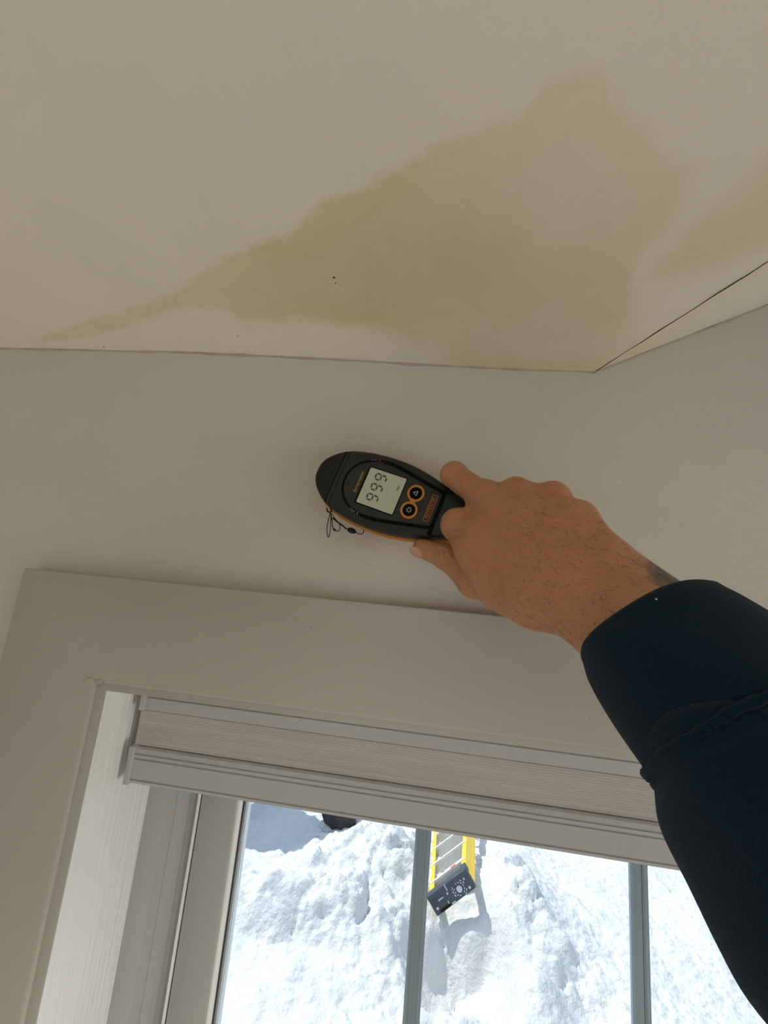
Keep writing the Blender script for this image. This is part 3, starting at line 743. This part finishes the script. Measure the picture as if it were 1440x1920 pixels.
# wrinkle creases over the index knuckle, web and thumb joint
def surface_nets(S, org, h):
    nx, ny, nz = S.shape; ins = S < 0
    c = [ins[i:nx - 1 + i, j:ny - 1 + j, k:nz - 1 + k] for i in (0, 1) for j in (0, 1) for k in (0, 1)]
    cnt = sum(x.astype(np.int8) for x in c); act = (cnt > 0) & (cnt < 8)
    ids = np.full(act.shape, -1, int); cells = np.argwhere(act); ids[act] = np.arange(len(cells))
    acc = np.zeros((len(cells), 3)); num = np.zeros(len(cells))
    offs = np.array([(i, j, k) for i in (0, 1) for j in (0, 1) for k in (0, 1)])
    vals = np.stack([S[cells[:, 0] + o[0], cells[:, 1] + o[1], cells[:, 2] + o[2]] for o in offs], -1)
    for a in range(8):
        for b_ in range(a + 1, 8):
            if np.abs(offs[a] - offs[b_]).sum() != 1: continue
            va, vb = vals[:, a], vals[:, b_]; m_ = (va < 0) != (vb < 0)
            t = np.where(m_, va / np.where(m_, va - vb, 1), 0)
            p = offs[a] + t[:, None] * (offs[b_] - offs[a]); acc[m_] += p[m_]; num[m_] += 1
    verts = org + (cells + acc / num[:, None]) * h
    quads = []
    for ax in range(3):
        o1, o2 = [(1, 2), (2, 0), (0, 1)][ax]
        sl0 = [slice(None)] * 3; sl1 = [slice(None)] * 3; sl0[ax] = slice(0, -1); sl1[ax] = slice(1, None)
        ch = ins[tuple(sl0)] != ins[tuple(sl1)]; e = np.argwhere(ch)
        e = e[(e[:, o1] > 0) & (e[:, o2] > 0) & (e[:, o1] < S.shape[o1] - 1) & (e[:, o2] < S.shape[o2] - 1)]
        d1_ = np.zeros(3, int); d1_[o1] = 1; d2_ = np.zeros(3, int); d2_[o2] = 1
        q = np.stack([ids[tuple((e - d1_ - d2_).T)], ids[tuple((e - d2_).T)], ids[tuple(e.T)], ids[tuple((e - d1_).T)]], -1)
        fl_ = ins[tuple(e.T)]; q[~fl_] = q[~fl_][:, ::-1]; quads.append(q)
    q = np.concatenate(quads); q = q[(q >= 0).all(1)]
    return verts, q
hv, hq = surface_nets(hand, lo, H_)
me = bpy.data.meshes.new('forearm_and_hand'); me.from_pydata(hv.tolist(), [], hq.tolist())
bm = bmesh.new(); bm.from_mesh(me)
bmesh.ops.smooth_vert(bm, verts=bm.verts, factor=0.5, use_axis_x=True, use_axis_y=True, use_axis_z=True)
bmesh.ops.smooth_vert(bm, verts=bm.verts, factor=0.5, use_axis_x=True, use_axis_y=True, use_axis_z=True)
def line_d(P, a, c):
    e = c - a; t = np.clip(((P - a) @ e) / (e @ e), 0, 1); return np.sqrt(((P - a - t[:, None] * e) ** 2).sum(1))
bm.normal_update(); bm.verts.ensure_lookup_table()
co = np.array([v.co[:] for v in bm.verts]); no = np.array([v.normal[:] for v in bm.verts])
# shallow skin folds measured on the photograph, pressed into the surface
rel = (co - CAM) @ R.T; pxy = np.stack([720 + F * rel[:, 0] / rel[:, 2], 960 + F * rel[:, 1] / rel[:, 2]], -1)
fold = np.zeros(len(co))
def crease(pts, wd_, dep):
    global fold
    dmin = np.full(len(co), 1e9)
    p3 = []
    for (x, y) in pts:                      # nearest skin point under that spot
        k = np.argmin(((pxy - (x, y)) ** 2).sum(1) + 4e4 * np.maximum(0, rel[:, 2] - 0.33)); p3.append(co[k])
    for a, c in zip(p3, p3[1:]): dmin = np.minimum(dmin, line_d(co, a, c + 1e-6))
    fold -= dep * np.exp(-(dmin / wd_) ** 2)
for pts in ([(888, 916), (905, 908), (925, 905)], [(893, 924), (912, 914), (932, 912)], [(900, 932), (918, 922), (936, 920)],
            [(838, 1008), (855, 1002), (872, 1003)], [(836, 1000), (852, 993), (866, 992)], [(842, 1018), (860, 1012), (876, 1014)],
            [(812, 1030), (816, 1044), (826, 1056)], [(822, 1030), (826, 1044), (834, 1056)], [(832, 1032), (836, 1044), (842, 1056)]):
    crease(pts, .0014, .0013)
newco = co + no * fold[:, None]
for v, c in zip(bm.verts, newco): v.co = c
bm.to_mesh(me); bm.free(); me.shade_smooth()
arm = link('forearm_and_hand', me, M['skin'], person)
# thumb nail
nd = (np.array(at(772, 1040, .325)) - tT); nd /= np.linalg.norm(nd)
tdir = (tT - tI) / np.linalg.norm(tT - tI); nd = nd * 0 + (-R[2] * 0.75 + R[1] * 0.62 - R[0] * 0.1); nd -= tdir * (nd @ tdir); nd /= np.linalg.norm(nd); ns = np.cross(tdir, nd)
bm = bmesh.new(); bmesh.ops.create_uvsphere(bm, u_segments=20, v_segments=12, radius=1.0)
nc_ = tT + tdir * 0.0015
for v in bm.verts:
    x, y, z = v.co
    a = x * 0.80                                   # wrap around the thumb
    p = nc_ + tdir * (y * .0068) + (nd * math.cos(a) + ns * math.sin(a)) * (0.00895 + z * 0.0004 - 0.0012 * max(0, y) ** 2)
    v.co = p
bm_obj('thumb_nail', bm, M['nail'], person, smooth=180, label='pale pink thumb nail')
# fine dark hairs on the back of the hand and wrist
vis = np.where((rel[:, 2] < 0.30) & (((CAM - co) * no).sum(1) / np.linalg.norm(CAM - co, axis=1) > 0.35) & (pxy[:, 0] > 950) & (pxy[:, 1] > 930))[0]
bm = bmesh.new()
flow = -(fw) * 0.2 + side * 0.75
for k in rng.choice(vis, min(480, len(vis)), replace=False):
    p = Vector(newco[k]); n_ = Vector(no[k]); d_ = Vector(flow + rng.normal(0, .45, 3)); d_ = (d_ - n_ * d_.dot(n_)).normalized()
    Lh = random.uniform(.0012, .0042); bend = n_.cross(d_) * random.uniform(-.5, .5)
    pts = [p + d_ * Lh * t + bend * Lh * t * t + n_ * (0.0001 + 0.0005 * math.sin(t * 2.6)) for t in (0, .33, .66, 1)]
    tube(bm, pts, [.00008, .00008, .00006, .00003], 3, cap=False)
bm_obj('arm_hair', bm, M['hair'], person, kind='stuff')

# sleeve
def loft(name, rings, m, parent, nseg=72, closed_ends=(False, True), disp=None, **pr):
    """rings: list of (centre, side_vector, depth_vector)"""
    P = np.zeros((len(rings), nseg + 1, 3))
    th_ = np.linspace(0, 2 * math.pi, nseg + 1)
    for i, (c, a, b_) in enumerate(rings):
        P[i] = c + np.cos(th_)[:, None] * a + np.sin(th_)[:, None] * b_
        if disp is not None:
            rad = P[i] - c; rl = np.linalg.norm(rad, axis=1)[:, None]; P[i] += rad / rl * disp(i / (len(rings) - 1), th_)[:, None]
    P[:, -1] = P[:, 0]
    me_ = grid_mesh(name, P)
    bm = bmesh.new(); bm.from_mesh(me_); bmesh.ops.remove_doubles(bm, verts=bm.verts, dist=1e-6); bm.to_mesh(me_); bm.free(); me_.shade_smooth()
    return link(name, me_, m, parent, **pr)
# (left-edge-to-centre geometry of the sleeve) centre px, depth, half width, half thickness
def C3(x, y, z): return CAM + R.T @ np.array([x, y, z])
keys = [((.128, .0550, .1900), .0365, .0300, (.905, -.425)), ((.1305, .0610, .1824), .0390, .0325, (.905, -.425)), ((.1355, .0730, .167), .0405, .036, (.91, -.42)), ((.1405, .0850, .152), .0410, .038, (.91, -.42))]
def ring_at(k):
    p, hw_, ht_, (dx, dy) = k
    return C3(*p), R[0] * dx + R[1] * dy, hw_, ht_
def rings_from(keys_, n, off=0.0):
    arr = []
    for k in keys_:
        c, a, hw_, ht_ = ring_at(k); arr.append(np.concatenate([c, a, [hw_, ht_]]))
    arr = catmull(arr, n); out_ = []
    for i, r_ in enumerate(arr):
        c = r_[:3]; t = arr[min(i + 1, len(arr) - 1)][:3] - arr[max(i - 1, 0)][:3]; t /= np.linalg.norm(t)
        a = r_[3:6] - t * (r_[3:6] @ t); a /= np.linalg.norm(a); b_ = np.cross(a, t); b_ /= np.linalg.norm(b_)
        if b_ @ (CAM - c) < 0: b_ = -b_
        out_.append((c, a * (r_[6] + off), b_ * (r_[7] + off)))
    return out_
cr = rings_from(keys, 8)
# cuff: rounded mouth turned inwards first
mouth = []
t0 = cr[1][0] - cr[0][0]; t0 /= np.linalg.norm(t0)
for k, (s, fw_) in enumerate(((0.80, .012), (0.84, .004), (0.90, -.0008), (0.96, -.0016))):
    c, a, b_ = cr[0]; mouth.append((c + t0 * fw_, a * s, b_ * s))
cuff_rings = mouth + cr
slv_keys = [((.1408, .0857, .1511), .0408, .0375, (.91, -.42)), ((.1420, .0886, .148), .0440, .040, (.91, -.42)), ((.151, .1078, .1275), .0520, .045, (.91, -.42)), ((.166, .135, .103), .0515, .046, (.90, -.43)), ((.200, .210, .045), .0570, .05, (.88, -.47)), ((.240, .300, -.030), .060, .055, (.85, -.52))]
sr = rings_from(slv_keys, 12)
sleeve = loft('sleeve', sr, M['sleeve'], person, nseg=96, label='navy blue fleece sleeve',
              disp=lambda s, th_: 0.0022 * np.sin(3 * th_ + 9 * s) * sstep(0.02, 0.25, np.array(s)) + 0.0016 * np.sin(th_ * 2 - 22 * s) * sstep(0.05, 0.3, np.array(s)))
cuff = loft('cuff', cuff_rings, M['sleeve'], sleeve, nseg=96, disp=lambda s, th_: 0.0006 * np.sin(5 * th_ + 6 * s))
# stitched seam roll between cuff and sleeve
bm = bmesh.new()
c, a, b_ = cr[-1]
th_ = np.linspace(0, 2 * math.pi, 97)
for off, rr, sh in ((.0004, .0019, -.0012), (-.0002, .0016, .0030)):
    tt = sr[1][0] - sr[0][0]; tt /= np.linalg.norm(tt)
    pts = [c + tt * (sh + .0003 * math.sin(t * 9)) + (a * math.cos(t) + b_ * math.sin(t)) * (1 + off / .04) for t in th_]
    tube(bm, pts, [rr + .0003 * math.sin(i * 1.9) for i in range(len(pts))], 8, cap=False)
bm_obj('cuff_seam', bm, M['sleeve'], sleeve, smooth=180)
# white lint speck on the sleeve
bm = bmesh.new(); c, a, b_ = cr[3]
bmesh.ops.create_icosphere(bm, subdivisions=1, radius=.0005, matrix=Matrix.Translation(Vector(c + b_ * 1.02 - a * .1)))
bm_obj('lint', bm, M['white_print'], sleeve)

# ------------------------------------------------------------------ outside: snow
xs = np.concatenate([np.linspace(-14, -3.2, 40)[:-1], np.linspace(-3.2, 5.2, 480), np.linspace(5.2, 16, 40)[1:]])
ysn = np.concatenate([np.linspace(WO + 0.02, 2.4, 30)[:-1], np.linspace(2.4, 6.6, 330), np.linspace(6.6, 20, 50)[1:]])
X, Y = np.meshgrid(xs, ysn)
def blob(cx, cy, rx, ry, rot=0.0):
    c, s = math.cos(rot), math.sin(rot); u = ((X - cx) * c + (Y - cy) * s) / rx; v = (-(X - cx) * s + (Y - cy) * c) / ry
    return np.exp(-(u * u + v * v))
wx = X + 0.10 * perlin(X * 3.1, Y * 3.1); wy = Y + 0.10 * perlin(X * 3.1 + 40, Y * 3.1)
Z = -0.62 + 0.10 * fbm(X * 0.7, Y * 0.7, 3)
f1, id1 = worley(wx * 4.2, wy * 4.2); f2, id2 = worley(wx * 9.5 + 5, wy * 9.5); f3, id3 = worley(wx * 21, wy * 21 + 9)
chunk = 1.6 * (0.17 * (np.sqrt(np.clip(1 - f1 ** 2, 0, 1)) - 0.5) * (0.4 + id1) + 0.075 * (np.sqrt(np.clip(1 - f2 ** 2, 0, 1)) - 0.5) * (0.3 + id2) + 0.030 * (np.sqrt(np.clip(1 - f3 ** 2, 0, 1)) - .5))
rough = np.clip(blob(-0.35, 4.55, 0.75, 0.75) + 0.9 * blob(-0.2, 3.75, 0.6, 0.5, -0.6) + 0.8 * blob(0.95, 4.2, 0.35, 0.6) + 0.75 * blob(-1.0, 3.75, 0.65, 0.22) + 0.7 * blob(0.25, 3.2, 0.5, 0.35, -0.6) + 0.5 * blob(1.3, 3.5, .5, .4), 0, 1)
rough *= 0.55 + 0.45 * sstep(-.3, .4, fbm(X * 2.2, Y * 2.2, 2))
Z = Z + chunk * rough + 0.022 * fbm(X * 4, Y * 4, 3) + 0.008 * fbm(X * 14, Y * 14, 3)
Z += 0.16 * blob(-0.35, 4.5, 0.6, 0.4) + 0.10 * blob(-0.95, 3.72, 0.6, 0.18) - 0.10 * blob(-0.75, 3.45, 0.5, 0.12)
Z -= 0.10 * blob(-1.05, 4.75, 0.55, 0.35)                       # blue hollow
hol = np.exp(-((wx - 0.46) / 0.30) ** 4) * sstep(3.86, 3.70, wy) * sstep(3.05, 3.45, wy); Z -= 0.34 * hol      # cut bank below the ladder cap
Z += 0.13 * blob(0.65, 4.15, 0.45, 0.45) + 0.10 * blob(0.98, 3.85, 0.22, 0.3)
Z += 0.14 * blob(1.1, 4.35, 0.3, 0.7) + 0.12 * blob(1.9, 4.1, 0.9, 0.6)
Z += 0.20 * blob(0.98, 3.33, 0.14, 0.16) - 0.10 * blob(1.35, 3.35, 0.25, 0.2)
gran = sstep(0.9, 1.6, X) * (0.011 * perlin(X * 33, Y * 33) + 0.008 * perlin(X * 70, Y * 70))
Z += gran
me = grid_mesh('snow', np.stack([X, Y, Z], -1))
link('snow', me, M['snow'], kind='stuff', label='bright lumpy snow lying outside the window', category='snow')

# unseen shrub added as shadow caster; its shade makes the blue patch on the snow
shrub = empty('shadow_shrub', label='unseen shrub added behind the left end of the blind to shade the snow', category='shrub')
shrub.location = (-2.0, 5.02, -0.65)
bm = bmesh.new(); bmesh.ops.create_icosphere(bm, subdivisions=4, radius=1.0)
c = np.array([v.co[:] for v in bm.verts]); nz = 0.30 * perlin(c[:, 0] * 2 + c[:, 2] * 1.3, c[:, 1] * 2 + c[:, 2]) + 0.14 * perlin(c[:, 0] * 7 + c[:, 2] * 3, c[:, 1] * 7)
for v, q, n_ in zip(bm.verts, c, nz): v.co = (q * (1 + n_)) * np.array([0.50, 0.42, 0.60]) + np.array([0, 0, 0.95])
bm_obj('foliage', bm, M['shrub'], shrub, smooth=180)
bm = bmesh.new(); tube(bm, [(0, 0, -0.2), (0.02, 0, 0.3), (0, 0, 0.9)], [.06, .05, .04], 8); bm_obj('trunk', bm, M['bark'], shrub, smooth=60)

# dark rock half buried near the blue shadow
bm = bmesh.new(); bmesh.ops.create_icosphere(bm, subdivisions=4, radius=1.0)
c = np.array([v.co[:] for v in bm.verts]); nz = 0.28 * perlin(c[:, 0] * 1.7 + c[:, 2], c[:, 1] * 1.7 + 3) + 0.10 * perlin(c[:, 0] * 5 + c[:, 2] * 3, c[:, 1] * 5)
for v, q, n_ in zip(bm.verts, c, nz): v.co = (q * (1 + n_)) * np.array([0.22, 0.18, 0.17])
bm_obj('boulder', bm, M['rock'], smooth=180, label='dark half-buried boulder peeping under the blind beside the blue snow shadow', category='rock').location = (-0.74, 5.10, -0.50)

# ------------------------------------------------------------------ yellow stepladder lying in the snow
lw = np.array([0.7573, -0.0207, 0.6528]); ll = np.array([0.1021, 0.991, -0.087]); lt = np.array([0.434, 3.8594, -0.3278])
ll /= np.linalg.norm(ll); lw -= ll * (lw @ ll); lw /= np.linalg.norm(lw); ln_ = np.cross(lw, ll)
LM = Matrix(((lw[0], ln_[0], ll[0], lt[0]), (lw[1], ln_[1], ll[1], lt[1]), (lw[2], ln_[2], ll[2], lt[2]), (0, 0, 0, 1)))
lad = empty('stepladder', label='yellow fibreglass stepladder with black top cap lying on the snow', category='ladder')
lad.matrix_world = LM
# local axes: x width, y front(+)/rear(-), z from the cap down to the feet
def chan(name, x0, sx_, y0, y1, flare, m, zs=(0.03, 1.75), t=0.006, fl=0.03):
    bm = bmesh.new()
    prof = [(0, y0), (0, y1), (-sx_ * fl, y1), (-sx_ * fl, y1 - t), (-sx_ * t, y1 - t), (-sx_ * t, y0 + t), (-sx_ * fl, y0 + t), (-sx_ * fl, y0)]
    rows = []
    for z in zs: rows.append([bm.verts.new((x0 + sx_ * flare * z + a, b_, z)) for a, b_ in prof])
    for k in range(8): bm.faces.new((rows[0][k], rows[0][(k + 1) % 8], rows[1][(k + 1) % 8], rows[1][k]))
    bm.faces.new(rows[0]); bm.faces.new(rows[1])
    return bm_obj(name, bm, m, lad)
for s in (-1, 1):
    chan('front_rail', s * 0.185, s, -0.025, 0.055, 0.045, M['yellow'], fl=0.045)
    chan('rear_rail', s * 0.188, s, -0.072, -0.028, 0.045, M['yellow'], fl=0.022)
for k in range(5):
    z = 0.20 + 0.30 * k; hw_ = 0.178 + 0.045 * z
    bm = bmesh.new()
    box(bm, (-hw_, -0.028, z), (hw_, 0.058, z + 0.004)); box(bm, (-hw_, 0.054, z), (hw_, 0.058, z + 0.034)); box(bm, (-hw_, -0.028, z), (hw_, -0.024, z + 0.028))
    for j in range(6): box(bm, (-hw_, -0.02 + j * 0.013, z - 0.002), (hw_, -0.015 + j * 0.013, z))
    st = bm_obj('step', bm, M['alu'], lad)
    if k == 0:
        bm = bmesh.new(); box(bm, (0.035, 0.058, z + 0.006), (0.085, 0.0595, z + 0.030)); bm_obj('warning_sticker', bm, M['red'], st, label='red sticker on the top step')
    for s in (-1, 1):
        bm = bmesh.new()
        tube(bm, [(s * (hw_ - 0.004), 0.045, z + 0.02), (s * (hw_ - 0.075), 0.02, z + 0.004)], 0.006, 6); bm_obj('step_brace', bm, M['alu'], st)
for k in range(3):
    z = 0.45 + 0.42 * k; hw_ = 0.16 + 0.04 * z
    bm = bmesh.new(); tube(bm, [(-hw_, -0.05, z), (hw_, -0.05, z)], 0.010, 8); bm_obj('rear_bar', bm, M['alu'], lad)
cap_ = empty('top_cap'); cap_.parent = lad
bm = bmesh.new(); box(bm, (-0.20, -0.075, 0.0), (0.20, 0.075, 0.055), 0.010, 3); bm_obj('cap_body', bm, M['ladder_cap'], cap_, smooth=40)
bm = bmesh.new(); box(bm, (-0.198, 0.040, -0.012), (0.198, 0.078, 0.060), 0.008, 3); bm_obj('cap_rim', bm, M['ladder_cap'], cap_, smooth=40)
bm = bmesh.new(); box(bm, (0.150, 0.02, -0.006), (0.203, 0.080, 0.095), 0.008, 3); bm_obj('cap_end_ear', bm, M['ladder_cap'], cap_, smooth=40)
def disc(name, x, y, r, z0, z1, m, n=20, inner=None):
    bm = bmesh.new()
    a = [bm.verts.new((x + r * math.cos(2 * math.pi * k / n), y + r * math.sin(2 * math.pi * k / n), z1)) for k in range(n)]
    c = [bm.verts.new((x + r * math.cos(2 * math.pi * k / n), y + r * math.sin(2 * math.pi * k / n), z0)) for k in range(n)]
    for k in range(n): bm.faces.new((a[k], a[(k + 1) % n], c[(k + 1) % n], c[k]))
    bm.faces.new(c); bm.faces.new(a[::-1])
    return bm_obj(name, bm, m, cap_)
HX, HY = 0.075, -0.012
disc('cap_socket', HX, HY, 0.024, -0.006, 0.0, M['grey_mark'])
for r_, nseg, ph in ((0.040, 12, 0), (0.056, 14, .2)):
    for k in range(nseg):
        if (k * 7 + nseg) % 5 == 0: continue
        a0 = 2 * math.pi * k / nseg + ph; bm = bmesh.new()
        P_ = [(HX + rr * math.cos(a0 + da), HY + rr * math.sin(a0 + da)) for rr, da in ((r_, 0), (r_, .28), (r_ + .007, .28), (r_ + .007, 0))]
        if max(abs(y + 0.015) for x, y in P_) > 0.055: continue
        a = [bm.verts.new((x, y, -0.004)) for x, y in P_]; c = [bm.verts.new((x, y, 0.001)) for x, y in P_]
        for i in range(4): bm.faces.new((a[i], a[(i + 1) % 4], c[(i + 1) % 4], c[i]))
        bm.faces.new(a)
        bm_obj('embossed_dash', bm, M['grey_mark'], cap_)
for (x, y, r_) in ((-0.16, -0.03, .010), (0.15, 0.025, .009), (0.155, -0.045, .010), (-0.03, 0.012, .008)): disc('cap_screw', x, y, r_, -0.004, 0.0, M['grey_mark'], 10)
for (x0, x1, y0, y1) in ((-0.125, -0.075, 0.005, 0.013), (-0.035, 0.0, -0.066, -0.058), (-0.06, -0.052, -0.06, -0.03), (-0.02, -0.012, 0.03, 0.075)):
    bm = bmesh.new(); box(bm, (x0, y0, -0.0135 if y1 > .05 else -0.004), (x1, y1, 0.001)); bm_obj('cap_slot_mark', bm, M['grey_mark'], cap_)
bm = bmesh.new(); box(bm, (-0.15, -0.070, -0.005), (-0.045, -0.050, 0.0), 0.002); bm_obj('cap_tray', bm, M['black'], cap_)
